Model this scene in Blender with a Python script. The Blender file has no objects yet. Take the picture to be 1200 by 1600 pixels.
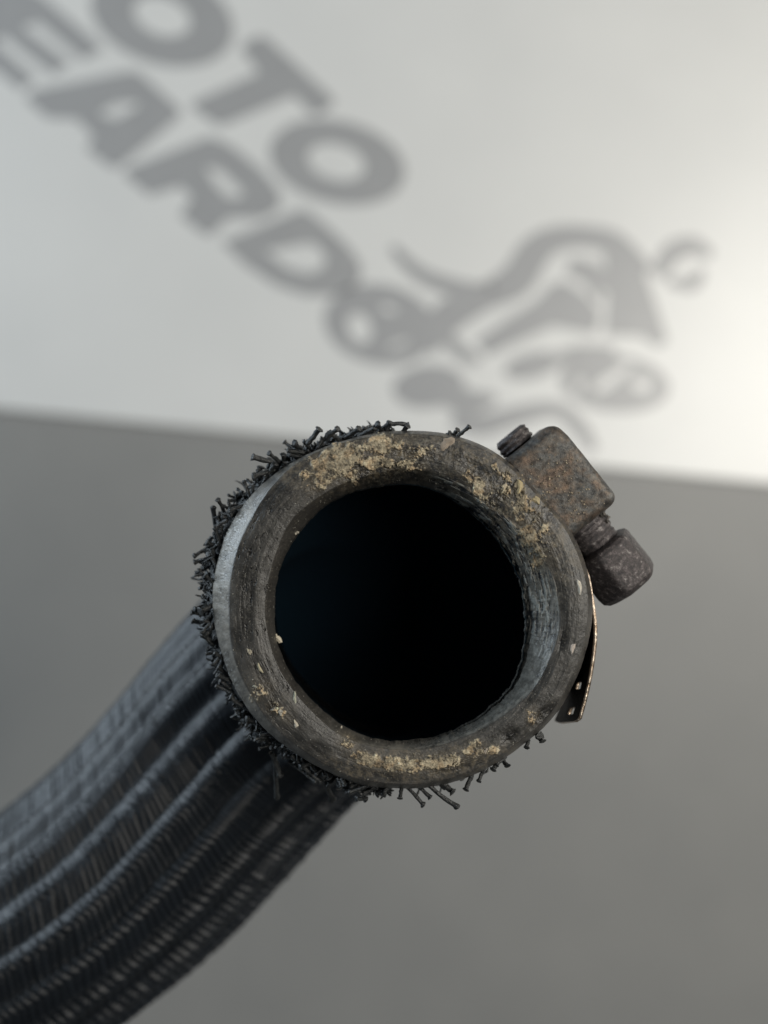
import bpy, math, random
import numpy as np
from mathutils import Vector, Matrix

# ---------------------------------------------------------------- camera, world, lamps
F = 2000.0            # focal length in photo pixels (photo is 1200 x 1600)
CAMZ = 0.420          # camera height above the table, metres
scene = bpy.context.scene
COL = scene.collection
cd = bpy.data.cameras.new("camera"); cam = bpy.data.objects.new("camera", cd); COL.objects.link(cam)
cam.location = (0, 0, CAMZ)
cd.sensor_fit = 'HORIZONTAL'; cd.sensor_width = 36.0; cd.lens = F*36.0/1200.0
cd.clip_start = 0.01; cd.clip_end = 50
cd.dof.use_dof = True; cd.dof.focus_distance = 0.1605; cd.dof.aperture_fstop = 13.2
scene.camera = cam
scene.render.resolution_x = 768; scene.render.resolution_y = 1024
w = bpy.data.worlds.new("World"); scene.world = w; w.use_nodes = True
bgn = w.node_tree.nodes['Background']; bgn.inputs[0].default_value = (0.78, 0.90, 1.0, 1); bgn.inputs[1].default_value = 0.065
def lamp(name, loc, target, size, power, color, sy=None):
    l = bpy.data.lights.new(name, 'AREA'); l.shape = 'RECTANGLE'; l.size = size; l.size_y = sy or size
    l.energy = power; l.color = color
    o = bpy.data.objects.new(name, l); COL.objects.link(o); o.location = loc
    o.rotation_euler = (Vector(target)-Vector(loc)).to_track_quat('-Z', 'Y').to_euler()
    return o
lamp("window_lamp", (-0.72, 0.27, 0.27), (0, -0.02, 0.24), 0.45, 6.4, (0.76, 0.89, 1.0), 0.36)
lamp("side_lamp", (0.44, 0.16, 0.38), (0.12, 0.0, 0.0), 0.24, 1.75, (1.0, 0.955, 0.87), 0.30)
lamp("ceiling_lamp", (0.37, 0.075, 0.86), (0.11, 0.02, 0.0), 0.26, 3.2, (1.0, 0.955, 0.87), 0.26)
scene.view_settings.view_transform = 'Standard'; scene.view_settings.look = 'None'
scene.view_settings.exposure = 0.0; scene.view_settings.gamma = 1.0
scene.view_settings.use_curve_mapping = False

rnd = random.Random(11); rng = np.random.default_rng(5)

# ---------------------------------------------------------------- helpers
def P(px, py, d):
    """photo pixel at depth d (mm below the camera) -> metres"""
    d = d*0.001
    return np.array([(px-600.0)/F*d, -(py-800.0)/F*d, CAMZ-d])

_tab = rng.random((256, 256))
def vnoise(x, y, seed=0):
    x = np.asarray(x, float)+seed*17.31; y = np.asarray(y, float)+seed*9.77
    xi = np.floor(x).astype(int); yi = np.floor(y).astype(int); fx = x-xi; fy = y-yi
    fx = fx*fx*(3-2*fx); fy = fy*fy*(3-2*fy)
    a = _tab[xi & 255, yi & 255]; b = _tab[(xi+1) & 255, yi & 255]
    c = _tab[xi & 255, (yi+1) & 255]; d = _tab[(xi+1) & 255, (yi+1) & 255]
    return (a*(1-fx)+b*fx)*(1-fy)+(c*(1-fx)+d*fx)*fy
def fbm(x, y, seed=0, octv=4, gain=0.5):
    s = 0; a = 1; t = 0; f = 1
    for k in range(octv):
        s = s+a*vnoise(x*f, y*f, seed+k*3); t += a; a *= gain; f *= 2.03
    return s/t
def sstep(a, b, x):
    t = np.clip((x-a)/(b-a), 0, 1); return t*t*(3-2*t)

def mat(name, base=(0.5,)*3, rough=0.5, metal=0.0, spec=0.5):
    m = bpy.data.materials.new(name); m.use_nodes = True
    b = m.node_tree.nodes['Principled BSDF']
    b.inputs['Base Color'].default_value = (*base, 1); b.inputs['Roughness'].default_value = rough
    b.inputs['Metallic'].default_value = metal; b.inputs['Specular IOR Level'].default_value = spec
    return m, m.node_tree, b
def mm_coords(nt):
    tc = nt.nodes.new('ShaderNodeTexCoord'); vm = nt.nodes.new('ShaderNodeVectorMath'); vm.operation = 'SCALE'
    vm.inputs['Scale'].default_value = 1000.0; nt.links.new(tc.outputs['Object'], vm.inputs[0]); return vm.outputs[0]
def noise(nt, co, scale, detail=4, rough=0.55):
    n = nt.nodes.new('ShaderNodeTexNoise'); n.inputs['Scale'].default_value = scale
    n.inputs['Detail'].default_value = detail; n.inputs['Roughness'].default_value = rough
    nt.links.new(co, n.inputs['Vector']); return n.outputs['Fac']
def ramp(nt, fac, stops):
    r = nt.nodes.new('ShaderNodeValToRGB'); e = r.color_ramp.elements
    while len(e) < len(stops): e.new(0.5)
    for el, (p, c) in zip(e, stops): el.position = p; el.color = (*c, 1) if len(c) == 3 else c
    nt.links.new(fac, r.inputs[0]); return r.outputs[0]
def bump(nt, bsdf, h, dist, strength=1.0, prev=None):
    b = nt.nodes.new('ShaderNodeBump'); b.inputs['Distance'].default_value = dist; b.inputs['Strength'].default_value = strength
    nt.links.new(h, b.inputs['Height'])
    if prev: nt.links.new(prev, b.inputs['Normal'])
    nt.links.new(b.outputs[0], bsdf.inputs['Normal']); return b.outputs[0]

def mesh_np(name, verts, faces, smooth=True, col=None, rough=None):
    me = bpy.data.meshes.new(name)
    verts = np.asarray(verts, np.float32)
    if isinstance(faces, np.ndarray):
        n = faces.shape[0]; k = faces.shape[1]
        me.vertices.add(len(verts)); me.vertices.foreach_set('co', verts.ravel())
        me.loops.add(n*k); me.loops.foreach_set('vertex_index', faces.astype(np.int32).ravel())
        me.polygons.add(n); me.polygons.foreach_set('loop_start', np.arange(0, n*k, k, dtype=np.int32))
        me.update(calc_edges=True); me.validate()
    else:
        me.from_pydata([tuple(map(float, v)) for v in verts], [], faces)
    me.polygons.foreach_set('use_smooth', [smooth]*len(me.polygons))
    if col is not None:
        a = me.attributes.new('tint', 'FLOAT_COLOR', 'POINT')
        c = np.ones((len(verts), 4), np.float32); c[:, :3] = col; a.data.foreach_set('color', c.ravel())
    if rough is not None:
        a = me.attributes.new('gloss', 'FLOAT', 'POINT'); a.data.foreach_set('value', np.asarray(rough, np.float32).ravel())
    me.update(); return me
def link(name, me, material, parent=None, kind=None):
    o = bpy.data.objects.new(name, me); COL.objects.link(o)
    if material and not me.materials: me.materials.append(material)
    if parent: attach(o, parent)
    if kind: o['kind'] = kind
    return o
ROOTLOC = {}
def attach(o, parent):
    o.parent = parent
    r = parent
    while r.parent: r = r.parent
    if parent == r: o.matrix_parent_inverse = Matrix.Translation(-r.location)   # meshes are written in world metres
def thing(name, loc, label, cat):
    o = bpy.data.objects.new(name, None); COL.objects.link(o); o.location = loc; o.empty_display_size = 0.02
    o['label'] = label; o['category'] = cat; return o
def grid_faces(nu, nv, wrap_u=True, flip=False):
    """verts index = v*nu + u"""
    uu = np.arange(nu if wrap_u else nu-1); vv = np.arange(nv-1)
    U, V = np.meshgrid(uu, vv); U2 = (U+1) % nu
    f = np.stack([V*nu+U, V*nu+U2, (V+1)*nu+U2, (V+1)*nu+U], -1).reshape(-1, 4)
    return f[:, ::-1].copy() if flip else f
def grid_faces_v(nu, nv, cols):
    return grid_faces(nu, nv, False)

# ================================================================ SETTING: worktop
m_top, nt, b = mat("matte_grey_laminate", (0.2, 0.2, 0.2), 0.42, spec=0.4)
co = mm_coords(nt)
n1 = noise(nt, co, 0.018, 5, .6); c1 = ramp(nt, n1, [(0.30, (0.205, 0.204, 0.198)), (0.70, (0.232, 0.229, 0.220))])
nt.links.new(c1, b.inputs['Base Color'])
n2 = noise(nt, co, 1.4, 5); bump(nt, b, n2, 0.0002, 0.4)
s = 1.5
wt = link("worktop", mesh_np("worktop", [(-s, -s, 0), (s, -s, 0), (s, s, 0), (-s, s, 0), (-s, -s, -.03), (s, -s, -.03), (s, s, -.03), (-s, s, -.03)],
     [(0, 1, 2, 3), (7, 6, 5, 4), (0, 4, 5, 1), (1, 5, 6, 2), (2, 6, 7, 3), (3, 7, 4, 0)], smooth=False), m_top, kind='structure')

# ================================================================ printed white panel
PT = 1.4                      # panel thickness in mm
DP = CAMZ*1000-PT             # depth of its top face
def on_panel(px, py, lift=0.0):
    return P(px, py, DP-lift)
panel = thing("printed_panel", (float(on_panel(600, 698)[0]), float(on_panel(600, 698)[1]), 0.0),
              "white panel printed with grey slanted letters and a rider emblem, behind the hose", "sign")
m_pan, nt, b = mat("white_coated_board", (0.70, 0.69, 0.67), 0.33, spec=0.85)
co = mm_coords(nt); n1 = noise(nt, co, 0.02, 3)
nt.links.new(ramp(nt, n1, [(0.3, (0.60, 0.598, 0.585)), (0.7, (0.64, 0.636, 0.62))]), b.inputs['Base Color'])
bump(nt, b, noise(nt, co, 3.0, 4), 0.0001, 0.3)
a0 = on_panel(-350, 606); a1 = on_panel(1700, 806)
ed = (a1-a0); ed /= np.linalg.norm(ed); up = np.array([-ed[1], ed[0], 0.0])
c4 = [a0, a1, a1+up*0.32, a0+up*0.32]
def rounded_slab(corners, top, bottom, r):
    """convex slab with a small rounded top edge; corners CCW in metres"""
    c = [np.array(q[:2]) for q in corners]; cen = sum(c)/len(c); rings = []
    for k in range(5):
        t = k/4*math.pi/2; ins = r*(1-math.sin(t if False else math.pi/2-t)) ; z = top-r+r*math.sin(t); rings.append((ins, z))
    vs = []; n = len(c)
    def inset(i, dist):
        p, q, s_ = c[i-1], c[i], c[(i+1) % n]
        e1 = (q-p)/np.linalg.norm(q-p); e2 = (s_-q)/np.linalg.norm(s_-q)
        n1_ = np.array([-e1[1], e1[0]]); n2_ = np.array([-e2[1], e2[0]]); k = dist/(1+n1_@n2_)
        return q+(n1_+n2_)*k
    allr = [(0.0, bottom)]+rings
    for ins, z in allr:
        for i in range(n):
            q = inset(i, ins); vs.append((q[0], q[1], z))
    fs = [tuple(range(n))[::-1]]
    for j in range(len(allr)-1):
        for i in range(n):
            fs.append((j*n+i, j*n+(i+1) % n, (j+1)*n+(i+1) % n, (j+1)*n+i))
    fs.append(tuple((len(allr)-1)*n+i for i in range(n)))
    return vs, fs
vs, fs = rounded_slab(c4, PT*0.001, 0.0, 0.0008)
link("board", mesh_np("board", vs, fs, smooth=False), m_pan, panel)
m_ink, nt, b = mat("grey_print", (0.30, 0.30, 0.305), 0.36, spec=0.8)
co = mm_coords(nt)
nt.links.new(ramp(nt, noise(nt, co, 0.3, 4), [(0.3, (0.295, 0.295, 0.298)), (0.7, (0.32, 0.32, 0.323))]), b.inputs['Base Color'])
m_ink2, nt, b = mat("grey_emblem_print", (0.34, 0.34, 0.35), 0.36, spec=0.8)
co = mm_coords(nt)
nt.links.new(ramp(nt, noise(nt, co, 0.3, 4), [(0.3, (0.295, 0.295, 0.30)), (0.7, (0.32, 0.32, 0.325))]), b.inputs['Base Color'])

def ell(cx, cy, rx, ry, tilt, n=48):
    t = math.radians(tilt); o = []
    for i in range(n):
        a = 2*math.pi*i/n; x = rx*math.cos(a); y = ry*math.sin(a)
        o.append((cx+x*math.cos(t)-y*math.sin(t), cy+x*math.sin(t)+y*math.cos(t)))
    return o
def stroke(pts, wid):
    """tapered stroke outline; wid list per point"""
    L = []; R = []
    # resample by Catmull-Rom
    pts = [np.array(p, float) for p in pts]; out = []; ws = []
    for i in range(len(pts)-1):
        p0 = pts[max(i-1, 0)]; p1 = pts[i]; p2 = pts[i+1]; p3 = pts[min(i+2, len(pts)-1)]
        for k in range(6):
            t = k/6; q = 0.5*((2*p1)+(-p0+p2)*t+(2*p0-5*p1+4*p2-p3)*t*t+(-p0+3*p1-3*p2+p3)*t**3)
            out.append(q); ws.append(wid[i]*(1-t)+wid[i+1]*t)
    out.append(pts[-1]); ws.append(wid[-1])
    for i, q in enumerate(out):
        d = out[min(i+1, len(out)-1)]-out[max(i-1, 0)]; d /= np.linalg.norm(d)+1e-9; nn = np.array([-d[1], d[0]])
        L.append(tuple(q+nn*ws[i]/2)); R.append(tuple(q-nn*ws[i]/2))
    return L+R[::-1]
from mathutils.geometry import tessellate_polygon
def grow(lp, d):
    """outline pushed out by d (holes: negative d); orientation found from the signed area"""
    q = [np.array(p, float) for p in lp]; n = len(q)
    ar_ = sum(q[i][0]*q[(i+1) % n][1]-q[(i+1) % n][0]*q[i][1] for i in range(n)); sg = 1 if ar_ > 0 else -1; out = []
    for i in range(n):
        e = q[(i+1) % n]-q[i-1]; l = np.linalg.norm(e)
        out.append(tuple(q[i]+sg*d*np.array([e[1], -e[0]])/l) if l > 1e-6 else tuple(q[i]))
    return out
def print_part(name, shapes, off, sc, material=None, lift=0.06):
    """shapes: list of (outline, [holes]) in crop pixels -> thin raised print on the panel"""
    V = []; Fc = []
    for outline, holes in shapes:
        loops = []
        gw = 3.5 if name == 'letter' else 2.0
        for lp in [grow(outline, gw)]+[grow(hl, -gw*0.8) for hl in holes]:
            loops.append([Vector((*on_panel(off[0]+x*sc, off[1]+y*sc, lift)[:2], 0)) for x, y in lp])
        tris = tessellate_polygon(loops); base = len(V); flat = [v for l in loops for v in l]
        n = len(flat); zt = (PT+lift)*0.001; zb = (PT-0.05)*0.001
        V += [(v.x, v.y, zt) for v in flat]+[(v.x, v.y, zb) for v in flat]
        for t in tris:
            a_, b_, c_ = [flat[i] for i in t]
            if (b_-a_).cross(c_-a_).z < 0: t = (t[0], t[2], t[1])
            Fc.append(tuple(base+i for i in t))
        s0 = 0
        for l in loops:
            k = len(l)
            for i in range(k): Fc.append((base+s0+i, base+s0+(i+1) % k, base+n+s0+(i+1) % k, base+n+s0+i))
            s0 += k
        lift += 0.006
    return link(name, mesh_np(name, V, Fc, smooth=False), material or m_ink, panel)
S7 = (0, 0)
print_part("letter", [(ell(460, 48, 205, 130, 18), [ell(460, 46, 86, 56, 20)])], S7, .55)
print_part("letter", [([(688, 138), (700, 122), (738, 104), (754, 108), (946, 284), (944, 296), (900, 325), (888, 322), (832, 268), (628, 354), (614, 350), (546, 302), (550, 292), (738, 208)], [])], S7, .55)
print_part("letter", [(ell(958, 460, 192, 114, 13), [ell(955, 460, 86, 52, 15)])], S7, .55)
print_part("letter", [([(110, -15), (292, 140), (235, 168), (110, 60), (60, 80), (198, 182), (150, 208), (15, 100), (-20, 120), (98, 225), (58, 252), (-180, 60), (-60, -60)], [])], S7, .55)
print_part("letter", [([(75, 280), (90, 262), (370, 204), (392, 208), (508, 312), (508, 328), (335, 472), (315, 472), (248, 422), (268, 388), (218, 335), (135, 332)], [[(278, 322), (330, 290), (385, 290), (397, 302), (328, 342)]])], S7, .55)
print_part("letter", [([(355, 495), (362, 482), (590, 393), (612, 396), (660, 420), (740, 485), (785, 538), (795, 565), (785, 595), (740, 618), (650, 616), (596, 666), (578, 662), (515, 612), (548, 560), (512, 526), (425, 552)], [[(582, 472), (630, 482), (690, 540), (690, 556), (668, 566), (640, 558), (602, 515)]])], S7, .55)
print_part("letter", [([(632, 690), (850, 600), (872, 602), (920, 640), (990, 705), (1022, 752), (1022, 790), (1000, 818), (945, 836), (865, 836), (785, 808), (700, 752)], [[(752, 712), (870, 688), (900, 695), (928, 728), (920, 762), (880, 778), (820, 765)]])], S7, .55)
S6 = (480, 340)
print_part("rear_wheel", [(ell(190, 278, 146, 102, 12), [ell(136, 288, 32, 42, -20), ell(212, 238, 22, 11, 15), ell(238, 330, 30, 8, -20)])], S6, .6, m_ink2)
print_part("tail_section", [(stroke([(222, 78), (290, 145), (380, 182), (480, 200)], [18, 36, 44, 40]), []),
                            (stroke([(300, 335), (370, 255), (480, 200)], [66, 84, 56]), []),
                            (stroke([(350, 300), (400, 350), (445, 376)], [30, 36, 20]), [])], S6, .6, m_ink2)
print_part("rider_figure", [(stroke([(440, 215), (540, 165), (590, 92), (640, 58), (720, 50), (800, 70), (888, 138)], [56, 88, 80, 64, 54, 62, 26]), []),
                            ([(440, 322), (468, 358), (560, 316), (640, 280), (748, 302), (764, 252), (728, 205), (672, 168), (640, 172), (592, 222), (515, 270)], []),
                            ([(772, 78), (840, 105), (880, 150), (902, 215), (938, 322), (912, 336), (868, 306), (776, 304), (784, 200)], []),
                            (stroke([(680, 122), (738, 146), (795, 178)], [30, 62, 34]), []),
                            (stroke([(742, 170), (760, 215)], [26, 18]), [])], S6, .6, m_ink2)
print_part("helmet", [(stroke([(1052, 98), (1004, 74), (950, 92), (912, 150)], [20, 46, 56, 36]), []),
                      (stroke([(940, 166), (1000, 172), (1028, 136)], [16, 40, 20]), [])], S6, .6, m_ink2)
print_part("front_wheel", [(ell(800, 432, 142, 72, 6), [[(744, 452), (754, 428), (830, 378), (854, 384), (796, 438), (764, 458)], ell(872, 436, 26, 19, 10), ell(708, 434, 12, 20, 0)])], S6, .6, m_ink2)
print_part("fairing", [(ell(585, 385, 72, 32, -14), []), (stroke([(640, 376), (705, 354), (800, 350)], [28, 40, 24]), []),
                       (ell(316, 440, 92, 54, -6), []), (stroke([(340, 450), (420, 480), (490, 470)], [60, 64, 20]), []),
                       (stroke([(380, 520), (450, 540), (560, 512), (650, 500), (710, 550), (745, 605)], [40, 56, 46, 36, 40, 24]), [])], S6, .6, m_ink2)

# ================================================================ HOSE
hose = thing("braided_hose", (-0.165, -0.175, 0.0), "black braided hose seen end on with dirty rubber rim and frayed strands", "hose")

# ---- centre line (photo pixel, depth mm), then out of the frame down to the worktop
ctrl = [P(632, 957, 162), P(618, 964, 173), P(575, 985, 186), P(500, 1038, 197), P(422, 1110, 204), P(347, 1197, 208),
        P(234, 1320, 210), P(98, 1432, 211), P(-65, 1528, 214), P(-260, 1650, 226), P(-470, 1740, 262), P(-640, 1790, 330), P(-760, 1810, 398)]
ctrl = np.array(ctrl)
def spline(c, n):
    out = []
    for i in range(len(c)-1):
        p0 = c[max(i-1, 0)]; p1 = c[i]; p2 = c[i+1]; p3 = c[min(i+2, len(c)-1)]
        for k in range(n):
            t = k/n; out.append(0.5*((2*p1)+(-p0+p2)*t+(2*p0-5*p1+4*p2-p3)*t*t+(-p0+3*p1-3*p2+p3)*t**3))
    out.append(c[-1]); return np.array(out)
cl = spline(ctrl, 40)
for _ in range(30): cl[1:-1] = 0.25*cl[:-2]+0.5*cl[1:-1]+0.25*cl[2:]
seg = np.r_[0, np.cumsum(np.linalg.norm(np.diff(cl, axis=0), axis=1))]
def path_at(sv):
    q = np.stack([np.interp(sv, seg, cl[:, k]) for k in range(3)], 1)
    tg = np.gradient(q, sv, axis=0); tg /= np.linalg.norm(tg, axis=1)[:, None]
    N = np.zeros_like(q); n0 = np.array([1.0, 0, 0]); n0 -= tg[0]*(n0@tg[0]); N[0] = n0/np.linalg.norm(n0)
    for i in range(1, len(q)):
        v = N[i-1]-tg[i]*(N[i-1]@tg[i]); N[i] = v/np.linalg.norm(v)
    return q, tg, N, np.cross(tg, N)

# ---- braided sleeve
NU = 560; RID = 20; PITCH = 0.00132
S_END = 0.150
sv = np.r_[np.arange(0.006, S_END, PITCH/7.5), np.linspace(S_END, seg[-1], 60)]
q, tg, N, B = path_at(sv)
U, V = np.meshgrid(np.arange(NU)/NU, sv)
rad = 0.0192+0.0018*np.exp(-np.clip(V-0.004, 0, 1)/0.010)
wob = 0.07*(fbm(V*60, U*6, 40, 2)-0.5)
uu = U*RID+wob*1.2+0.1
t = uu-np.floor(uu); rid = np.floor(uu).astype(int) % RID
amp_r = 0.75+0.5*_tab[rid, 7]
cross = (rid % RID)
prof = np.where(t < 0.76, np.sin(np.clip(t/0.76, 0, 1)*math.pi/2)**1.3, np.cos((t-0.76)/0.24*math.pi/2)**0.8)
prof = 0.32*prof+0.68*(0.5-0.5*np.cos(2*math.pi*(t-0.12)))
slow = 0.75+0.5*fbm(V*90, rid*3.7, 21, 2)
ph = V/PITCH+_tab[rid, 11]*5+0.9*(fbm(V*220, rid*5.1+U*3, 33, 2)-0.5)
ph = ph+np.where(t < 0.60, (t-0.60)*2.8, -(t-0.60)*1.5)
loc_ = np.where(t < 0.60, t/0.60, (t-0.60)/0.40)
st = np.abs(np.sin(math.pi*ph))**0.9*(0.45+0.55*np.sin(math.pi*loc_))
inten = np.clip(np.where(t < 0.6, 0.75, 1.0), 0, 1)*(0.45+1.1*vnoise(np.floor(ph)*1.7, rid*2.3+(t > .6)*7, 5))
fib = vnoise(ph*9.0, (V/PITCH)*0.5+U*70, 8)
env = np.clip((V-0.006)/0.003, 0, 1)
h = (0.00115*amp_r*slow*prof+0.00040*st*inten)*(0.35+0.65*sstep(0.006, 0.030, V))+0.00007*fib
rr = rad+h*np.clip((seg[-1]-V)/0.01, 0, 1)-0.0006
ang = 2*math.pi*U
Pn = q[:, None, :]+rr[..., None]*(np.cos(ang)[..., None]*N[:, None, :]+np.sin(ang)[..., None]*B[:, None, :])
dust = fbm(U*60, V*900, 77, 3)
shade = 0.75+0.5*vnoise(np.floor(ph), rid*1.9, 9)
cc = np.stack([0.0065*shade+0.006*fib*st, 0.0085*shade+0.008*fib*st, 0.0115*shade+0.0105*fib*st], -1)
me = mesh_np("braided_sleeve", Pn.reshape(-1, 3), grid_faces(NU, len(sv)), col=cc.reshape(-1, 3))
m_slv, nt, b = mat("black_polyester_braid", rough=0.40, spec=0.50)
at = nt.nodes.new('ShaderNodeAttribute'); at.attribute_name = 'tint'; nt.links.new(at.outputs['Color'], b.inputs['Base Color'])
b.inputs['Sheen Weight'].default_value = 0.0; b.inputs['Sheen Roughness'].default_value = 0.4; b.inputs['Sheen Tint'].default_value = (0.75, 0.87, 1.0, 1)
co = mm_coords(nt); bump(nt, b, noise(nt, co, 9.0, 3), 0.00012, 0.5)
sleeve = link("braided_sleeve", me, m_slv, hose)

# ---- rubber rim from traced contours (all at their own depth)
CX, CY = 632.0, 955.0
out_c = [(332,960),(334,909),(350,843),(375,795),(416,751),(457,722),(521,694),(565,681),(609,673),(640,673),(680,675),(703,678),(745,692),(780,710),(815,743),(850,780),(885,818),(906,857),(920,902),(927,950),(925,970),(913,1024),(901,1060),(880,1099),(856,1132),(826,1156),(790,1183),(760,1202),(715,1220),(670,1230),(640,1232),(597,1230),(559,1225),(502,1200),(445,1165),(407,1133),(375,1089),(353,1041),(340,997)]
face_o = [(359,960),(361,900),(374,849),(391,814),(419,767),(451,732),(502,703),(552,688),(609,679),(660,679),(703,684),(745,698),(780,716),(815,749),(847,785),(880,822),(900,860),(914,902),(920,950),(918,970),(907,1022),(895,1056),(874,1094),(851,1126),(822,1150),(786,1176),(757,1195),(713,1213),(670,1223),(640,1225),(597,1223),(561,1218),(505,1192),(457,1160),(416,1122),(391,1082),(374,1051),(361,1003)]
face_i = [(416,950),(422,909),(435,862),(457,814),(489,786),(533,760),(584,744),(625,736),(665,738),(712,757),(764,799),(808,829),(842,868),(860,902),(871,945),(871,985),(856,1027),(838,1066),(817,1090),(790,1111),(760,1132),(715,1152),(670,1166),(612,1168),(560,1158),(525,1142),(493,1113),(455,1070),(436,1040),(421,991)]
hole = [(429,950),(432,909),(445,868),(470,830),(502,795),(540,773),(584,762),(640,757),(675,765),(710,783),(745,811),(780,850),(801,885),(814,920),(819,960),(820,994),(814,1030),(799,1069),(772,1099),(745,1120),(700,1144),(640,1156),(612,1158),(565,1149),(533,1133),(502,1108),(470,1076),(445,1035),(432,1003)]
NA = 1500
th = np.linspace(0, 2*math.pi, NA, endpoint=False)
def contour(pts, smooth=10):
    a = np.array([math.atan2(y-CY, x-CX) for x, y in pts]) % (2*math.pi); r = np.array([math.hypot(x-CX, y-CY) for x, y in pts])
    o = np.argsort(a); a = a[o]; r = r[o]
    rr_ = np.interp(th, np.r_[a-2*math.pi, a, a+2*math.pi], np.r_[r, r, r])
    k = np.exp(-0.5*(np.arange(-4*smooth, 4*smooth+1)/smooth)**2); k /= k.sum()
    n = len(k)//2; return np.convolve(np.r_[rr_[-n:], rr_, rr_[:n]], k, 'valid')
R1 = contour(out_c, 14); R2 = contour(face_o, 12); R3 = contour(face_i, 12); R4 = contour(hole, 12)
R4 = R4-1.0+(1.5+2.5*np.clip(np.cos(th-0.2), 0, 1))*(fbm(th*16, th*0+2, 19, 4, .6)-0.45)*2
# stations: (radius array, depth array mm) ; image angle: y down
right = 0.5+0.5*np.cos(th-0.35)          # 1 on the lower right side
left_bev = np.clip((R1-R2-7)/20, 0, 1)
stn = [(R1*0.985, 172+0*th), (R1*0.998, 165.5+0*th), (R1, 162.2+0*th+0.8*left_bev), ((R1+R2)/2+left_bev*1.0, 160.9+0.5*left_bev), (R2, 160.05+0*th),
       (R2*0.72+R3*0.28, 159.75+0*th), (R2*0.35+R3*0.65, 159.75+0*th), (R3*1.012, 160.05+0*th), (R3*0.9+R4*0.1, 160.7+0*th), (R3*0.45+R4*0.55, 162.2+0.6*right), (R4, 164.4+0.9*right)]
RS = np.array([s_[0] for s_ in stn]); DS = np.array([s_[1]+0*th for s_ in stn])
# arc-proportional sampling
prm = [0, .04, .08, .12, .17, .33, .52, .70, .76, .88, 1.0]
NR = 190
tt = np.linspace(0, 1, NR)
def lin(A):   # monotone-ish smooth interpolation over stations
    O = np.zeros((NR, NA)); idx = np.interp(tt, prm, np.arange(len(prm))); i0 = np.clip(np.floor(idx).astype(int), 0, len(prm)-2); f = (idx-i0)[:, None]
    return A[i0]*(1-f)+A[i0+1]*f
RR = lin(RS); DD = lin(DS)
kk = np.exp(-0.5*(np.arange(-6, 7)/1.0)**2); kk /= kk.sum()
def smr(A):
    Pd = np.pad(A, ((6, 6), (0, 0)), 'edge'); return sum(kk[j]*Pd[j:j+NR] for j in range(13))
RR = smr(RR); DD = smr(DD)
T = np.broadcast_to(tt[:, None], (NR, NA))
X = CX+RR*np.cos(th); Y = CY+RR*np.sin(th)
cN = lambda n_: np.clip((n_-0.5)*2.3, -1, 1)
# masks (photo-pixel space of the object's own end face)
def blob(cx, cy, rx, ry, tilt=0, soft=0.6):
    a_ = math.radians(tilt); dx = X-cx; dy = Y-cy
    u_ = (dx*math.cos(a_)+dy*math.sin(a_))/rx/1.15; v_ = (-dx*math.sin(a_)+dy*math.cos(a_))/ry/1.25
    return sstep(1+soft, 1-soft, np.sqrt(u_*u_+v_*v_))
n_big = fbm(X/26, Y/26, 1, 4); n_mid = fbm(X/9, Y/9, 2, 4, 0.6); n_fin = fbm(X/3.0, Y/3.0, 3, 3, 0.7)
crust_areas = [(522,722,46,22,-28,1.0),(500,750,22,14,-30,.8),(548,745,20,14,-20,.7),(598,692,34,14,-4,.85),(590,724,26,9,0,1.0),(640,728,26,9,0,.75),(650,700,26,18,10,.45),
               (745,752,26,9,35,.7),(792,742,30,7,35,.75),(757,778,20,12,30,.75),(790,772,16,12,40,.5),(812,770,9,22,-8,1.1),(815,800,13,30,-12,.9),(838,815,12,30,-20,.7),(826,840,13,22,-15,1.2),(838,868,11,22,-25,1.1),
               (850,850,12,40,-22,.45),(575,1187,26,10,18,1.05),(615,1195,22,10,10,1.05),(645,1192,22,14,0,.75),(685,1188,28,10,-10,.95),(740,1172,16,12,-30,.9),(715,1190,20,8,-20,.55),
               (545,1160,18,12,30,.6),(770,1172,10,6,-30,.7),(407,1080,14,20,60,.4),(438,1112,24,8,45,.42),(832,1118,10,12,0,.5)]
cm = np.zeros_like(X)
for a in crust_areas: cm = np.maximum(cm, a[5]*blob(*a[:5]))
fld = np.minimum(cm, 1)*0.70+0.26*cN(n_big)+0.36*cN(n_mid)+0.22*cN(n_fin)
crust = sstep(0.40, 0.56, fld)*np.clip(cm*2.2, 0, 1)
dark = np.zeros_like(X)
for a in [(592,742,40,14,-10,1.0),(640,712,44,10,0,.6),(560,735,24,12,-20,.6),(785,765,16,20,40,.9),(745,735,60,12,35,.7),(680,748,52,10,10,.8),(770,800,22,12,45,.9),(850,800,14,20,40,.6),
          (880,1000,6,14,12,.9),(846,1118,26,6,-40,.8),(797,1150,12,7,-40,.9),(385,930,12,60,4,.5),(410,790,30,14,-45,.45),(500,1170,16,6,30,.6),(427,1110,10,8,40,.8),(700,1200,30,6,-15,.6),(700,703,26,9,10,.5)]:
    dark = np.maximum(dark, a[5]*blob(*a[:5]))
dark = np.clip(dark*(0.35+1.1*n_mid)*(1-crust), 0, 1)
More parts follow.
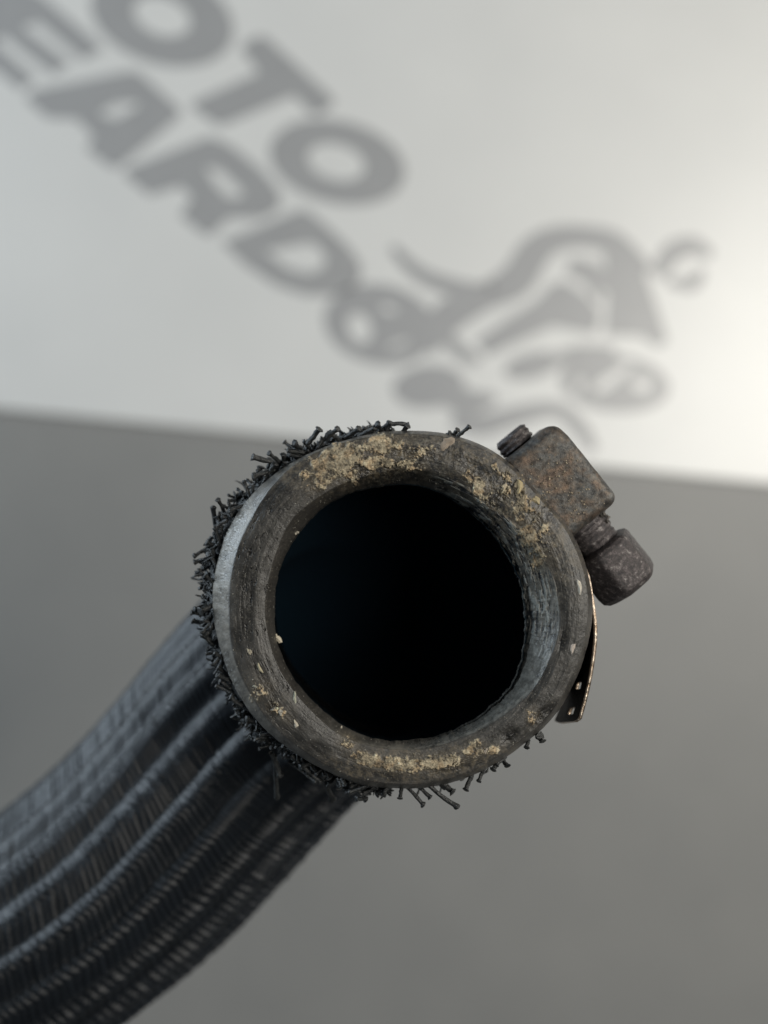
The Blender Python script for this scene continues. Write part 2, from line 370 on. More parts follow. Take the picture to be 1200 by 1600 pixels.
# streaks run round the rim
sk = fbm(th[None, :]*5.5+0*X, RR/4.5, 12, 4, 0.6)
sk2 = fbm(th[None, :]*30+0*X, RR/3.0, 14, 3, 0.6)
bevL = sstep(0.172, 0.160, T)*left_bev[None, :]
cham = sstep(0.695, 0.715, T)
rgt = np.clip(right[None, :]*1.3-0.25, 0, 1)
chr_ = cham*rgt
base = np.stack([0.055+0*X, 0.0525+0*X, 0.0485+0*X], -1)
base *= 0.82*np.clip(1.0+0.5*cN(sk)+0.35*cN(n_big)+0.2*cN(n_mid), .25, 2)[..., None]*(1-0.80*dark)[..., None]
def mixc(base, c, f): return base*(1-f[..., None])+np.array(c)*f[..., None]
base = mixc(base, (0.265, 0.242, 0.208), bevL*np.clip(0.6+0.5*cN(n_mid)+.3*cN(n_fin), 0, 1))  # lit look of the left bevel, painted in as a paler colour
chip = sstep(0.60, 0.70, fbm(X/2.6, Y/2.6, 31, 3, .7))*blob(367, 880, 16, 150, 0)*sstep(0.15, 0.11, T)
base = mixc(base, (0.42, 0.42, 0.40), np.clip(chip, 0, 1)*0.8)
base = mixc(base, (0.27, 0.262, 0.235), chr_*np.clip(0.60+0.4*cN(n_mid)+0.3*cN(sk2)+0.2*cN(n_fin), 0, 1))  # light catching the right chamfer, put into its colour
base = mixc(base, (0.030, 0.028, 0.025), np.clip(cham-chr_*1.6, 0, 1)*0.75)  # shade on the rest of the chamfer, painted as a darker tone
lip = sstep(0.66, 0.72, T)
stk = fbm(th[None, :]*9+0*X, RR/2.6, 51, 4, .6); stk2 = fbm(th[None, :]*11+3+0*X, RR/3.4, 57, 4, .6)
z1 = np.maximum(blob(806, 880, 34, 105, -22), blob(745, 795, 60, 22, 42))
torn_d = lip*z1*sstep(0.50, 0.57, stk); torn_l = lip*z1*sstep(0.54, 0.62, stk2)
base = mixc(base, (0.012, 0.018, 0.028), np.clip(torn_d, 0, 1)*0.92)
base = mixc(base, (0.40, 0.42, 0.40), np.clip(torn_l, 0, 1)*0.8)
wide = sstep(0.44, 0.60, n_mid*0.5+n_fin*0.35+n_big*.15)*np.clip(np.maximum.reduce([blob(575, 715, 110, 36, -12), blob(650, 700, 60, 26, 5)*.6, blob(800, 790, 50, 110, -35), blob(650, 1192, 130, 22, -4)*.8, blob(420, 1090, 40, 20, 50)*.3]), 0, 1)
tan_d = np.clip(np.maximum(cm*0.8, wide), 0, 1)*(0.2+1.1*n_fin)
base = mixc(base, (0.19, 0.155, 0.105), np.clip(tan_d, 0, 1)*0.62)
hue = vnoise(X/7, Y/7, 60)
nq = fbm(X/2.0+7, Y/2.0, 8, 3, .7)
grime = np.clip(np.maximum(blob(800, 790, 60, 110, -35), blob(590, 722, 120, 34, -8)), 0, 1)*sstep(0.02, 0.45, -cN(fbm(X/12, Y/12, 44, 4, .6)))
base = mixc(base, (0.010, 0.012, 0.016), grime*0.75)
gry = sstep(0.15, 0.5, cN(fbm(X/5, Y/5, 46, 4, .7)))*np.clip(np.maximum(blob(815, 840, 45, 80, -25), blob(600, 715, 130, 32, -6)*.8), 0, 1)
base = mixc(base, (0.22, 0.205, 0.165), gry*0.55)
cr_c = np.stack([0.05+0.72*nq, 0.04+0.62*nq, 0.02+0.45*nq], -1)*np.clip(0.62+1.5*cN(n_mid)*.5+0.35*cN(n_big), 0.2, 1.7)[..., None]
cr_c = cr_c*(1-(0.18*sstep(.45, .75, hue))[..., None]*np.array([0.0, 0.55, 1.0]))
base = base*(1-crust[..., None])+cr_c*crust[..., None]
spk = sstep(0.735, 0.78, fbm(X/1.6, Y/1.6, 90, 2, .6))*0.5
base = mixc(base, (0.30, 0.27, 0.21), spk*(0.25+0.75*np.clip(cm+0.15, 0, 1)))
base *= (0.91+0.18*vnoise(X/1.3, Y/1.3, 70))[..., None]
gl = np.clip(0.40+0.12*cN(n_mid)+0.06*cN(sk)+0.40*crust-0.10*bevL-0.14*chr_-0.15*dark, 0.24, 0.95)
dash = 0.7*sstep(0.72, 0.79, fbm(th[None, :]*22+0*X, RR/4.0, 93, 3, .6))*blob(405, 950, 45, 240, 0)*sstep(0.17, 0.2, T)
base = base*(1-0.75*dash)[..., None]
# displacement towards the camera / outwards, in mm
hgt = 0.16*crust*(0.1+1.0*n_mid+0.8*n_fin)+0.22*(n_big-0.5)+0.10*(sk-0.5)+0.06*(n_fin-0.5)-0.25*dark-0.25*dash+0.12*bevL*(n_mid-0.5)+0.15*chip
hgt += 0.10*chr_*(sk2-0.5)+0.14*torn_l-0.20*torn_d
hgt *= sstep(0.0, 0.06, T)
Dd = DD-hgt*0.85
k = 0.001*DD/F
VX = (X-600)*k; VY = -(Y-800)*k; VZ = CAMZ-0.001*Dd
# push radially too on the bevel/side so relief follows the surface
side = (sstep(0.16, 0.05, T)*hgt*0.0006)
VX += side*np.cos(th); VY += -side*np.sin(th)
rim = np.stack([VX, VY, VZ], -1).reshape(-1, 3)
me = mesh_np("rubber_end", rim, grid_faces(NA, NR, flip=False), col=base.reshape(-1, 3), rough=gl.reshape(-1))
m_rub, nt, b = mat("dirty_black_rubber", rough=0.5, spec=0.45)
at = nt.nodes.new('ShaderNodeAttribute'); at.attribute_name = 'tint'; nt.links.new(at.outputs['Color'], b.inputs['Base Color'])
ag = nt.nodes.new('ShaderNodeAttribute'); ag.attribute_name = 'gloss'; nt.links.new(ag.outputs['Fac'], b.inputs['Roughness'])
co = mm_coords(nt); pr = bump(nt, b, noise(nt, co, 5.0, 5, .65), 0.00010, 0.35); bump(nt, b, noise(nt, co, 18.0, 3, .6), 0.00004, 0.4, pr)
rub = link("rubber_end", me, m_rub, hose)

# ---- bore: the inner wall, following the bend
NB = 160
thb = np.linspace(0, 2*math.pi, NB, endpoint=False)
r4b = np.interp(thb, np.r_[th, 2*math.pi], np.r_[R4, R4[0]]); rtb = 0.5+0.5*np.cos(thb-0.35)
ring0 = []
for d_, s_ in [(163.9, 1.003), (165.8, 1.03), (168, 1.10), (173, 1.10), (184, 1.10)]:
    x_ = CX+r4b*s_*np.cos(thb); y_ = CY+r4b*s_*np.sin(thb); kz = 0.001*(164.8)/F
    ring0.append(np.stack([(x_-600)*kz, -(y_-800)*kz, np.full(NB, CAMZ-0.001*d_)-0.0009*rtb*0], 1))
sb = np.linspace(0.030, 0.14, 40); qb, tb, Nb, Bb = path_at(sb)
for i in range(len(sb)):
    rb = 0.0155*(1+0.02*np.sin(3*thb+i*0.4))
    ring0.append(qb[i]+rb[:, None]*(np.cos(-thb)[:, None]*Nb[i]*1+np.sin(-thb)[:, None]*(-Bb[i] if False else np.cross(Nb[i], tb[i])*1)*1))
# orient rings consistently with the first one
first = ring0[4]-ring0[4].mean(0)
for i in range(5, len(ring0)):
    r_ = ring0[i]-ring0[i].mean(0)
    if i == 5:
        best = min(((np.linalg.norm((np.roll(r_[::sg], sh, 0)-first)), sg, sh) for sg in (1, -1) for sh in range(NB)))
    ring0[i] = np.roll(ring0[i][::best[1]], best[2], 0)
bv = np.concatenate(ring0); nrg = len(ring0)
bf = [tuple(f) for f in grid_faces(NB, nrg)]+[tuple((nrg-1)*NB+i for i in range(NB))]
m_bore, nt, b = mat("shaded_bore_rubber", (0.006, 0.010, 0.014), 0.9, spec=0.08)  # deep shade inside the bore is put into its blue-black wall colour
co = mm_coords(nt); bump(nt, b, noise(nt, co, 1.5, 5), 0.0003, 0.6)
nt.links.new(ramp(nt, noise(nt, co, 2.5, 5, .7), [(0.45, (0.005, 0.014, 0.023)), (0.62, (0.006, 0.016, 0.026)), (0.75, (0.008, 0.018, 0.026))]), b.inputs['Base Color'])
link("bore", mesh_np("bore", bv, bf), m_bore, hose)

# ---- crust grains: uncountable little crumbs sitting in the deposit
ico_v = []; g = (1+5**.5)/2
for s1 in (-1, 1):
    for s2 in (-1, 1): ico_v += [(0, s1, s2*g), (s1, s2*g, 0), (s2*g, 0, s1)]
ico_v = np.array(ico_v)/math.hypot(1, g)
el = 2/math.hypot(1, g)
ico_f = []
for i in range(12):
    for j in range(i+1, 12):
        for k_ in range(j+1, 12):
            a_, b_, c_ = ico_v[i], ico_v[j], ico_v[k_]
            if max(abs(np.linalg.norm(a_-b_)-el), abs(np.linalg.norm(b_-c_)-el), abs(np.linalg.norm(a_-c_)-el)) < 1e-3:
                ico_f.append((i, j, k_) if np.cross(b_-a_, c_-a_)@(a_+b_+c_) > 0 else (i, k_, j))
ico_f = np.array(ico_f)
def crumbs(pts, sizes, cols, name, material, parent, kind='stuff'):
    V_ = []; F_ = []; C_ = []
    for i, (p, s_, c_) in enumerate(zip(pts, sizes, cols)):
        v = ico_v*(1+0.6*(rng.random((12, 1))-0.5))*np.array(s_)
        a_ = rng.random()*6.28; ca, sa = math.cos(a_), math.sin(a_)
        v = v@np.array([[ca, sa, 0], [-sa, ca, 0], [0, 0, 1]])
        V_.append(v+p); F_.append(ico_f+12*i); C_.append(np.tile(c_, (12, 1)))
    me = mesh_np(name, np.concatenate(V_), np.concatenate(F_), smooth=False, col=np.concatenate(C_))
    return link(name, me, material, parent, kind)
m_cr, nt, b = mat("limescale_crumbs", rough=0.85, spec=0.2)
at = nt.nodes.new('ShaderNodeAttribute'); at.attribute_name = 'tint'; nt.links.new(at.outputs['Color'], b.inputs['Base Color'])
co = mm_coords(nt); bump(nt, b, noise(nt, co, 14.0, 3), 0.0001, 0.6)
flat = (crust*(T > 0.1)).ravel(); cand = np.where(flat > 0.55)[0]
pick = rng.choice(cand, 650, p=flat[cand]/flat[cand].sum())
pts = rim[pick]; sz = []; cl_ = []
for i in pick:
    s_ = 0.00004+0.00013*rng.random()**2.5; sz.append((s_, s_*(.7+.6*rng.random()), s_*.8))
    c_ = cr_c.reshape(-1, 3)[i]*(0.7+0.7*rng.random()); cl_.append(np.clip(c_, 0, .55))
def sub(o, parent):     # sub-part: same world coordinates, its part has no offset of its own
    o.parent = parent; return o
crm = crumbs(pts, sz, cl_, "limescale_crumbs", m_cr, None); sub(crm, rub)
# scattered fine dust grains over the rim
cand = np.where((T.ravel() > 0.09) & (T.ravel() < 0.97))[0]; pick = rng.choice(cand, 900)
cr2 = crumbs(rim[pick], [(s_, s_, s_) for s_ in (0.00003+0.00007*rng.random(900)**2)], [np.array([.2, .19, .165])*(.3+1.0*rng.random()) for _ in range(900)], "dust_grains", m_cr, None); sub(cr2, rub)
# named flakes and grains one can pick out
def surf(px, py):
    i = np.argmin((X-px)**2+(Y-py)**2); return rim[i]
for px, py, sx, sy, rot, c_ in [(432, 997, 6.5, 8, 0, (.62, .56, .44)), (461, 1091, 3, 8, 5, (.45, .45, .36)), (463, 832, 3, 5, -25, (.5, .46, .38)), (697, 692, 12, 9, 0, (.36, .30, .24)),
                               (905, 916, 4.5, 10, -8, (.62, .58, .50)), (895, 1013, 4.5, 8, 12, (.55, .48, .42)), (390, 1018, 3, 6, -20, (.4, .36, .28)), (406, 1045, 3.5, 7, -25, (.42, .38, .27)),
                               (439, 1112, 3, 5, -40, (.4, .38, .33)), (462, 1131, 4, 5, -40, (.5, .46, .38)), (533, 1137, 3, 3, 0, (.5, .46, .38)), (759, 1173, 3.5, 4.5, 0, (.5, .43, .36)), (398, 1072, 3, 3, 0, (.3, .29, .24)),
                               (838, 782, 5, 8, -30, (.45, .38, .24)), (812, 762, 6, 9, 10, (.45, .37, .22))]:
    k_ = 0.0000803; v = ico_v*(1+0.55*(rng.random((12, 1))-.5))
    # one round of subdivision for a less faceted grain
    vl = [np.array(x_) for x_ in v]; fl = []; mid = {}
    def mp(a_, b_):
        key = (min(a_, b_), max(a_, b_))
        if key not in mid: mid[key] = len(vl); vl.append((vl[a_]+vl[b_])/2*(1.08+.12*rng.random()))
        return mid[key]
    for a_, b_, c__ in ico_f:
        ab, bc, ca_ = mp(a_, b_), mp(b_, c__), mp(c__, a_); fl += [(a_, ab, ca_), (ab, b_, bc), (ca_, bc, c__), (ab, bc, ca_)]
    v = np.array(vl); fz = rng.random(7); an_ = np.arctan2(v[:, 1], v[:, 0])
    v = v*(1+0.28*np.sin(2*an_+6*fz[0])+0.20*np.sin(3*an_+6*fz[1])+0.12*np.sin(5*an_+6*fz[2]))[:, None]*np.array([sx*k_, sy*k_, 2.4*k_])
    r_ = math.radians(-rot); v = v@np.array([[math.cos(r_), math.sin(r_), 0], [-math.sin(r_), math.cos(r_), 0], [0, 0, 1]])
    me = mesh_np("mineral_flake", v+surf(px, py), np.array(fl), smooth=False, col=np.tile(np.array(c_)*.8, (len(v), 1))*(0.8+0.4*rng.random((len(v), 1))))
    sub(link("mineral_flake", me, m_cr), rub)

# ---- frayed strands of the cut sleeve
m_str, nt, b = mat("black_nylon_strand", (0.012, 0.014, 0.015), 0.30, spec=0.5)
co = mm_coords(nt); bump(nt, b, noise(nt, co, 6.0, 3), 0.0002, 0.7)
nt.links.new(ramp(nt, noise(nt, co, 1.2, 3), [(0.35, (0.008, 0.010, 0.011)), (0.7, (0.045, 0.046, 0.045))]), b.inputs['Base Color'])
def strand_geo(L, r, bend, bulb, ns=7, seg_=7, seed=0):
    """curved strand along +Z from origin, millimetres -> verts, faces"""
    R_ = random.Random(seed); V_ = []; F_ = []
    stn_ = [i/seg_ for i in range(seg_)]+[0.93, 0.97, 1.0]
    fr = [1.0]*(seg_-1)+[1.05, bulb, bulb*.95, bulb*.45]
    jx = [R_.uniform(-.08, .08) for _ in stn_]
    for j, s_ in enumerate(stn_):
        x0 = bend*s_*s_*L+jx[j]*r; z0 = L*s_-0.3*abs(bend)*s_*s_*L
        for i in range(ns):
            a_ = 2*math.pi*i/ns; q_ = r*fr[j]*(1+R_.uniform(-.18, .18))
            V_.append((x0+q_*math.cos(a_), q_*math.sin(a_)+jx[-1-j]*r*2, z0))
    n = len(stn_)
    for j in range(n-1):
        for i in range(ns): F_.append((j*ns+i, j*ns+(i+1) % ns, (j+1)*ns+(i+1) % ns, (j+1)*ns+i))
    F_.append(tuple((n-1)*ns+i for i in range(ns)))
    return np.array(V_), F_
variants = []
for i in range(10):
    V_, F_ = strand_geo(1.0*4, 0.25+0.045*(i % 3), rnd.uniform(-.13, .13), rnd.uniform(1.3, 1.8), seed=i)
    variants.append(mesh_np("cut_strand", V_*0.001, F_))
    variants[-1].materials.append(m_str)
def put_strand(p, d, L, thick=1.0, v=None):
    o = bpy.data.objects.new("cut_strand", rnd.choice(variants) if v is None else variants[v]); COL.objects.link(o)
    qn = Vector(d).normalized().to_track_quat('Z', 'Y')
    M = Matrix.Translation(Vector(p)) @ qn.to_matrix().to_4x4() @ Matrix.Rotation(rnd.uniform(0, 6.28), 4, 'Z') @ Matrix.Diagonal((thick, thick, L/4.0, 1))
    o.parent = sleeve; o.matrix_basis = M
    return o
# the ones that can be told apart: (root px, tip px, root depth, tip depth)
hand = [((424,722),(394,714),163,162),((430,735),(392,741),164,163),((437,722),(420,708),164,162),((350,800),(343,778),166,164),((340,838),(332,790),167,165),((346,815),(350,790),167,166),
        ((480,694),(502,668),164,163),((500,692),(528,668),164,162),((470,700),(458,696),164,162),((540,684),(562,668),164,162),((530,688),(516,672),164,163),((560,682),(585,668),164,162),
        ((600,680),(612,657),163,162),((590,680),(618,672),164,163),((612,662),(640,660),162,162),((600,676),(585,664),164,162),((625,680),(637,664),163,162),
        ((690,684),(704,676),163,162),((712,684),(734,666),162,161),((705,682),(716,672),163,162),
        ((338,850),(300,866),167,166),((336,868),(303,880),167,167),((330,880),(308,897),167,168),((345,860),(322,846),166,165),((325,960),(296,957),167,166),((328,945),(300,950),167,165),((330,980),(302,965),168,168),
        ((430,1180),(432,1250),166,172),((424,1176),(438,1212),166,168),((455,1180),(500,1226),165,166),((450,1190),(497,1220),167,166),((500,1205),(520,1250),166,170),
        ((545,1220),(576,1250),164,164),((572,1248),(556,1252),164,163),((590,1222),(545,1238),163,163),((606,1228),(598,1244),163,162),((628,1228),(625,1248),163,162),((632,1226),(666,1256),163,163),((650,1226),(674,1246),163,163),
        ((668,1226),(714,1266),162,162),((690,1222),(708,1238),163,162),((738,1210),(726,1234),163,162),((755,1202),(748,1222),163,162),((782,1186),(770,1204),163,162),((786,1186),(790,1200),163,162),((790,1182),(776,1196),163,162),
        ((826,1156),(822,1168),163,162),((838,1146),(846,1162),163,162),((840,1148),(844,1150),163,162),((612,1226),(588,1242),164,163),((700,1216),(692,1230),163,162)]
for a_, b_, da, db in hand:
    p0 = P(*a_, da); p1 = P(*b_, db); L = np.linalg.norm(p1-p0)*1000
    put_strand(p0, p1-p0, L*1.03, 1.0)
def fr_density(a):      # a in image angle degrees (0 = right, 90 = down)
    a = a % 360
    if 95 <= a <= 250: return 1.0
    if 250 < a <= 262: return 0.6
    if 60 <= a < 95: return 0.05
    return 0.0
cnt = 0
def tuft(a, n, lean, big):
    """a clump of strands sharing one lean, as the cut yarns of the braid do"""
    ar = math.radians(a); outv = np.array([math.cos(ar), -math.sin(ar), 0]); tanv = np.array([-math.sin(ar), -math.cos(ar), 0])
    for _ in range(n):
        a2 = ar+rnd.gauss(0, 0.028); i = int((a2/(2*math.pi))*NA) % NA
        rr0 = R1[i]+rnd.uniform(-4, 9)*big; dep = rnd.uniform(163.4, 168)
        p0 = P(CX+rr0*math.cos(a2), CY+rr0*math.sin(a2), dep)
        d = outv*rnd.uniform(0.25, 0.75)*(0.6+0.5*big)+tanv*(lean+rnd.uniform(-0.35, 0.35))+np.array([0, 0, rnd.uniform(-0.1, 0.6)])
        put_strand(p0, d, rnd.uniform(1.2, 2.6)*(0.6+0.4*big), rnd.uniform(0.8, 1.2))
a = 96.0
while a < 262:
    big = 1.0 if 140 < a < 238 else 0.6
    tuft(a, rnd.randint(3, 7) if big == 1 else rnd.randint(1, 4), rnd.choice([1.1, 0.8, 0.5, -0.6, 0.9]), big*rnd.choice([1.0, .8, 1.15, .5]))
    a += rnd.uniform(3.0, 6.5)
# dense mass of the fray beneath them (uncountable)
FV = []; FF = []; base_i = 0
geo = [strand_geo(4.0, 0.22, rnd.uniform(-.4, .4), rnd.uniform(1.1, 1.6), ns=5, seg_=4, seed=50+i) for i in range(12)]
for j in range(1300):
    a = rnd.uniform(55, 268)
    if rnd.random() > fr_density(a): continue
    ar = math.radians(a); i = int((ar/(2*math.pi))*NA) % NA; tz = 1.0 if 135 < a < 240 else 0.45
    rr0 = R1[i]-6*(1-tz)+rnd.uniform(-14, 2+20*float(vnoise(a/7.0, 3.3, 4)))*tz; dep = rnd.uniform(165, 171)
    p0 = P(CX+rr0*math.cos(ar), CY+rr0*math.sin(ar), dep)
    outv = np.array([math.cos(ar), -math.sin(ar), 0]); tanv = np.array([math.sin(ar), math.cos(ar), 0])
    d = outv*rnd.uniform(-0.1, 0.7)+tanv*rnd.uniform(-1, 1)+np.array([0, 0, rnd.uniform(-0.6, 0.8)])
    V_, F_ = geo[j % 12]; L = rnd.uniform(0.8, 1.8)
    M = np.array(Vector(d).normalized().to_track_quat('Z', 'Y').to_matrix())
    v = (V_*np.array([.9, .9, L/4.0])*0.001)@M.T+p0
    FV.append(v); FF += [tuple(base_i+x_ for x_ in f) for f in F_]; base_i += len(v)
fm = link("frayed_weave", mesh_np("frayed_weave", np.concatenate(FV), FF), m_str, None, 'stuff'); sub(fm, sleeve)
# backing cuff: the dark folded edge of the sleeve, between rim and strands
th2 = np.linspace(0, 2*math.pi, 240, endpoint=False); R1b = np.interp(th2, np.r_[th, 2*math.pi], np.r_[R1, R1[0]])
cuff = []
angd = np.degrees(th2)
wz = np.clip(1.3-np.abs(((angd-185+180) % 360)-180)/70, 0, 1)
for d_, e_ in [(164.5, -5), (165.2, 4), (167, 9), (170, 9), (174, 2), (178, -12)]:
    n_ = 3*fbm(th2*18, th2*0+d_, 3, 2)
    r_ = R1b+(e_+n_)*wz-20*(1-wz); kz = 0.001*166/F
    cuff.append(np.stack([(CX+r_*np.cos(th2)-600)*kz, -(CY+r_*np.sin(th2)-800)*kz, np.full(240, CAMZ-d_*0.001)], 1))
cf = link("sleeve_hem", mesh_np("sleeve_hem", np.concatenate(cuff), grid_faces(240, len(cuff))), m_str, None); sub(cf, sleeve)

# ================================================================ CLAMP
cen = P(870, 745, 166)
clamp = thing("hose_clamp", tuple(map(float, P(900, 850, 170))), "rusty worm-drive clamp with screw and perforated band gripping the right side of the hose end", "clamp")
aV = np.array([.63, -.777, 0]); aV /= np.linalg.norm(aV); pV = np.array([.777, .63, 0]); pV /= np.linalg.norm(pV); zV = np.array([0, 0, 1.0])
PX = 0.001*164/F*1.0
m_rust, nt, b = mat("rusty_zinc_housing", rough=0.46, metal=0.5, spec=0.5)
co = mm_coords(nt)
na = noise(nt, co, 0.32, 6, .66); nb = noise(nt, co, 1.5, 7, .68)
c1 = ramp(nt, na, [(0.43, (0.105, 0.106, 0.104)), (0.52, (0.108, 0.092, 0.078)), (0.62, (0.145, 0.104, 0.078))])
c2 = ramp(nt, nb, [(0.36, (0.30, 0.30, 0.30)), (0.52, (0.85, 0.85, 0.85)), (0.68, (1.3, 1.25, 1.15)), (0.8, (2.6, 2.5, 2.2))])
mx = nt.nodes.new('ShaderNodeMix'); mx.data_type = 'RGBA'; mx.blend_type = 'MULTIPLY'; mx.inputs['Factor'].default_value = 1.0
nt.links.new(c1, mx.inputs['A']); nt.links.new(c2, mx.inputs['B']); nt.links.new(mx.outputs['Result'], b.inputs['Base Color'])
pr = bump(nt, b, nb, 0.0003, 0.4); bump(nt, b, noise(nt, co, 10, 4, .6), 0.0001, 0.4, pr)
m_scr, nt, b = mat("blackened_screw_steel", rough=0.5, metal=0.4, spec=0.5)
co = mm_coords(nt); nb = noise(nt, co, 1.6, 6, .7)
nt.links.new(ramp(nt, nb, [(0.35, (0.03, 0.028, 0.03)), (0.52, (0.062, 0.053, 0.053)), (0.60, (0.12, 0.105, 0.105)), (0.70, (0.34, 0.33, 0.31))]), b.inputs['Base Color'])
pr = bump(nt, b, nb, 0.0003, 0.5); bump(nt, b, noise(nt, co, 9, 4, .6), 0.0001, 0.7, pr)

def to_world(a, p, z):      # px, px, px (z towards camera from clamp centre)
    return cen+PX*(a[..., None]*aV+p[..., None]*pV+z[..., None]*zV)
# housing: superellipse-section folded steel box
def rbox(a0, a1, p0, p1, z0, z1, r, n=10, nseg=28, name="housing", material=None, parent=None, rough_amp=0.8, taper=None, seed=0):
    """rounded box built as a dense grid sphere mapped to a rounded box"""
    vs_ = []; fs_ = []; idx = {}
    c_ = np.array([(a0+a1)/2, (p0+p1)/2, (z0+z1)/2]); hh = np.array([(a1-a0)/2, (p1-p0)/2, (z1-z0)/2]); rr_ = min(r, *hh)
    N_ = nseg
    for ax in range(3):
        for sg in (-1, 1):
            g_ = np.linspace(-1, 1, N_+1); A_, B_ = np.meshgrid(g_, g_)
            pt = np.zeros(A_.shape+(3,)); o1, o2 = (ax+1) % 3, (ax+2) % 3
            pt[..., ax] = sg; pt[..., o1] = A_; pt[..., o2] = B_
            base_ = len(vs_)
            q_ = pt*hh; inner = np.clip(q_, -(hh-rr_), hh-rr_); dlt = q_-inner
            ln = np.linalg.norm(dlt, axis=-1, keepdims=True); q_ = inner+dlt/np.maximum(ln, 1e-6)*np.minimum(ln, rr_)
            vs_ += list(q_.reshape(-1, 3))
            for i in range(N_):
                for j in range(N_):
                    f = (base_+i*(N_+1)+j, base_+i*(N_+1)+j+1, base_+(i+1)*(N_+1)+j+1, base_+(i+1)*(N_+1)+j)
                    fs_.append(f if sg > 0 else f[::-1])
    v = np.array(vs_)+c_
    if taper: v = taper(v)
    nz = fbm(v[:, 0]/14+v[:, 2]/9, v[:, 1]/14+v[:, 2]/17, 80+seed, 4)-0.5
    nrm = (v-c_)/hh; nrm /= np.linalg.norm(nrm, axis=1)[:, None]+1e-9
    v = v+nrm*nz[:, None]*rough_amp*2
    # merge doubles by rounding
    key = {}; remap = []; outv_ = []
    for i, p_ in enumerate(vs_):
        k_ = (round(p_[0]*50), round(p_[1]*50), round(p_[2]*50))
        if k_ not in key: key[k_] = len(outv_); outv_.append(v[i])
        remap.append(key[k_])
    fs_ = [tuple(remap[i] for i in f) for f in fs_]
    fs_ = [f for f in fs_ if len(set(f)) == 4]
    v = np.array(outv_); W = to_world(v[:, 0], v[:, 1], v[:, 2])
    return link(name, mesh_np(name, W, fs_), material, parent)
def tp(v):
    v = v.copy(); v[:, 1] += -6*np.clip((v[:, 0]+40)/-40, 0, 1)*np.clip(v[:, 1]/40, -1, 1)   # slightly narrower at the upper end
    return v
rbox(-73, 86, -62, 50, -75, 46, 17, name="housing", material=m_rust, parent=clamp, taper=tp, nseg=40)
def lathe(prof, pc, zc, name, material, parent, n=72, facet=None, thread=None, amp=0.9, seed=0):
    """prof: list of (a, r) px along the screw axis"""
    out_ = []; an = np.linspace(0, 2*math.pi, n, endpoint=False)
    aa = []; rs = []
    for (a0_, r0_), (a1_, r1_) in zip(prof[:-1], prof[1:]):
        k_ = max(2, int(math.hypot(a1_-a0_, r1_-r0_)/1.6))
        for i in range(k_): t_ = i/k_; aa.append(a0_*(1-t_)+a1_*t_); rs.append(r0_*(1-t_)+r1_*t_)
    aa.append(prof[-1][0]); rs.append(prof[-1][1])
    A_ = np.array(aa)[:, None]+0*an; R_ = np.array(rs)[:, None]+0*an
    if facet:
        sec = math.pi/facet[0]; loc = ((an+facet[1]) % (2*sec))-sec; hexr = math.cos(sec)/np.cos(loc)*1.0
        R_ = R_*(1-facet[2]+facet[2]*hexr*1.05)
    if thread: R_ = R_+thread[1]*np.sin(2*math.pi*(A_/thread[0]-an/(2*math.pi)))*(R_ > 10)
    R_ = R_*(1+0.0)+amp*2*(fbm(A_/9+an*1.5, np.abs(an-math.pi)*4+A_*0, 120+seed, 3)-0.5)*np.clip(R_/10, 0, 1)
    p_ = pc+R_*np.cos(an); z_ = zc+R_*np.sin(an)
    W = to_world(A_, p_, z_); nv = len(aa)
    fs_ = [tuple(f) for f in grid_faces(n, nv)]; fs_ += [tuple(range(n))[::-1], tuple((nv-1)*n+i for i in range(n))]
    return link(name, mesh_np(name, W.reshape(-1, 3), fs_), material, parent)
screw = lathe([(-100, 15), (-100, 23), (-96, 28), (-76, 29), (-74, 24), (76, 24), (78, 38), (108, 38), (112, 35), (122, 35), (134, 36)], -15, -14, "screw", m_scr, clamp, thread=(9, 0.9), amp=1.5)
hd = lathe([(128, 26), (129, 44), (133, 51), (140, 54), (196, 54), (206, 52), (213, 45), (216, 36), (216, 30), (212, 27), (206, 22), (206, 1)], -17, -14, "screw_head", m_scr, None, facet=(6, 0.2, 0.7), amp=0.8, seed=4)
sub(hd, screw)
# burr of torn metal at the neck
bp = []; bs = []; bc = []
for _ in range(40):
    a_ = rnd.uniform(84, 106); ph_ = rnd.uniform(-0.6, 0.8); rr_ = 38+rnd.uniform(0, 4)
    bp.append(cen+PX*(a_*aV+(-15+rr_*math.cos(ph_))*pV+(-14+rr_*math.sin(ph_))*zV)); s_ = rnd.uniform(.00010, .00026); bs.append((s_, s_, s_)); bc.append(np.array([.06, .055, .05])*rnd.uniform(.6, 3))
brr = crumbs(bp, bs, bc, "metal_burrs", m_cr, None); sub(brr, screw)
# crumbs of rust and grit on the housing
bp = []; bs = []; bc = []
for _ in range(150):
    a_ = rnd.gauss(20, 45); p_ = rnd.gauss(-15, 25)
    if not (-62 < a_ < 76 and -50 < p_ < 38): continue
    bp.append(cen+PX*(a_*aV+p_*pV+46.5*zV)); s_ = rnd.uniform(.00004, .00013); bs.append((s_, s_, s_*.7)); bc.append(np.array([.30, .25, .18])*rnd.uniform(.25, 1.5))
hs = [c for c in clamp.children][0]
grt = crumbs(bp, bs, bc, "rust_grit", m_cr, None); sub(grt, hs)

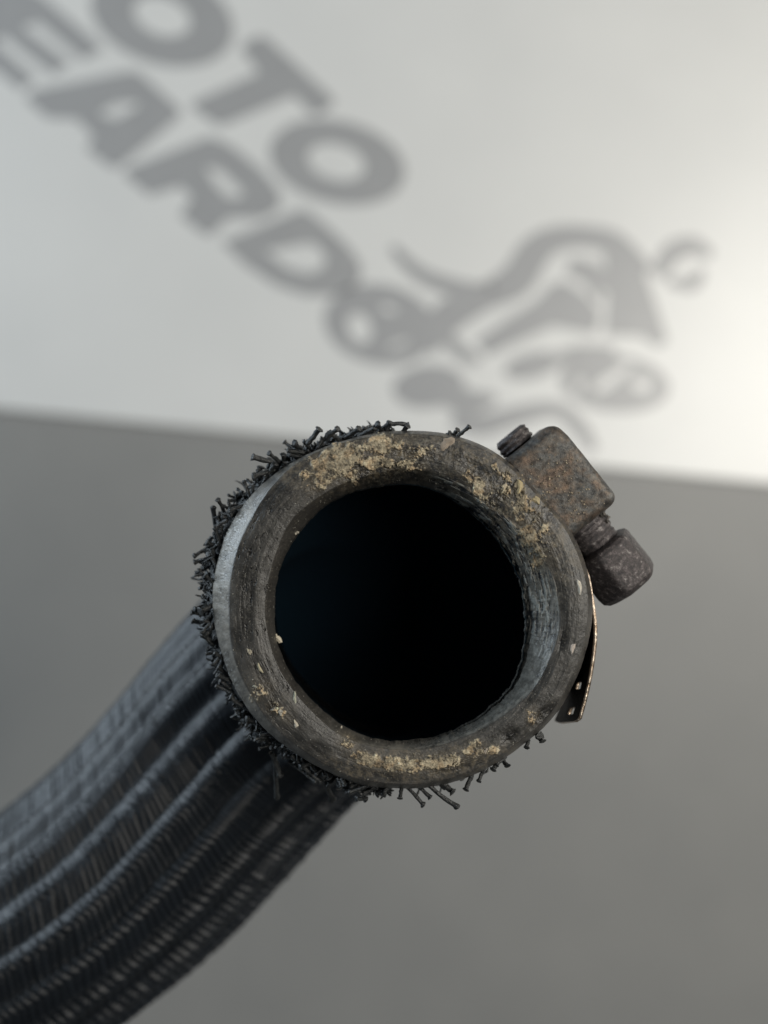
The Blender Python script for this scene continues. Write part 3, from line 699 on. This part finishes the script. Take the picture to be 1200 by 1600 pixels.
# ---- band: thin perforated steel strip round the hose, free tail at the lower right
m_band, nt, b = mat("worn_band_steel", rough=0.30, metal=0.9, spec=0.5)
co = mm_coords(nt); nb = noise(nt, co, 1.2, 5, .7)
nt.links.new(ramp(nt, nb, [(0.35, (0.22, 0.16, 0.11)), (0.5, (0.45, 0.36, 0.28)), (0.7, (0.75, 0.66, 0.55))]), b.inputs['Base Color'])
bump(nt, b, nb, 0.0002, 0.6)
m_grime, nt, b = mat("grimy_band_face", (0.02, 0.017, 0.015), 0.45, 0.2)
co = mm_coords(nt); nb = noise(nt, co, 1.5, 5, .7)
nt.links.new(ramp(nt, nb, [(0.4, (0.010, 0.009, 0.009)), (0.6, (0.03, 0.025, 0.02)), (0.75, (0.12, 0.09, 0.06))]), b.inputs['Base Color']); bump(nt, b, nb, 0.0003, 0.7)
top = [(905, 870), (918, 900), (924, 930), (928.5, 960), (930.5, 990), (928, 1022), (922, 1060), (914, 1095), (905, 1127)]
bot = [(880, 870), (896, 900), (903, 930), (906, 960), (905, 990), (899, 1022), (891, 1060), (880, 1098), (867, 1131)]
NL = 220; NW = 26
tp_ = spline(np.array([P(x, y, 163.2) for x, y in top]), 30); bt_ = spline(np.array([P(x, y, 173.5) for x, y in bot]), 30)
ii = np.linspace(0, len(tp_)-1, NL); tp_ = np.stack([np.interp(ii, np.arange(len(tp_)), tp_[:, k_]) for k_ in range(3)], 1)
bt_ = np.stack([np.interp(ii, np.arange(len(bt_)), bt_[:, k_]) for k_ in range(3)], 1)
fw = np.linspace(0, 1, NW); G = tp_[:, None, :]*(1-fw)[None, :, None]+bt_[:, None, :]*fw[None, :, None]
vs_ = G.reshape(-1, 3); fs_ = []
for i in range(NL-1):
    for j in range(NW-1):
        u_ = (NL-1-i-0.5); ph_ = ((u_-12) % 30)
        if 12 <= u_ and ph_ < 8.5 and 7 <= j < 13 and u_ < 70: continue          # slot opening
        # clipped corners at the tail
        if u_ < 5 and (j < (5-u_)*0.6 or j > NW-2-(5-u_)*1.2): continue
        fs_.append((i*NW+j, i*NW+j+1, (i+1)*NW+j+1, (i+1)*NW+j))
bme = mesh_np("band", vs_, fs_); bme.materials.append(m_grime); bme.materials.append(m_band)
bd = link("band", bme, None, clamp)
so = bd.modifiers.new("thickness", 'SOLIDIFY'); so.thickness = 0.00048; so.offset = 0.0
so.material_offset_rim = 1
# rest of the band, wrapped round the sleeve just behind the rim
an = np.linspace(0, 2*math.pi, 200, endpoint=False); wr = []
cxw, cyw = P(CX, CY, 166)[:2]
R1m = np.interp(an, np.r_[th, 2*math.pi], np.r_[R1, R1[0]])*0.001*164/F
for d_, o_ in [(167, -0.0014), (167, -0.0008), (177, -0.0008), (177, -0.0014), (167, -0.0014)]:
    wr.append(np.stack([cxw+(R1m+o_)*np.cos(an), cyw-(R1m+o_)*np.sin(an), np.full(200, CAMZ-d_*.001)], 1))
link("band_loop", mesh_np("band_loop", np.concatenate(wr), grid_faces(200, 5)), m_band, clamp)
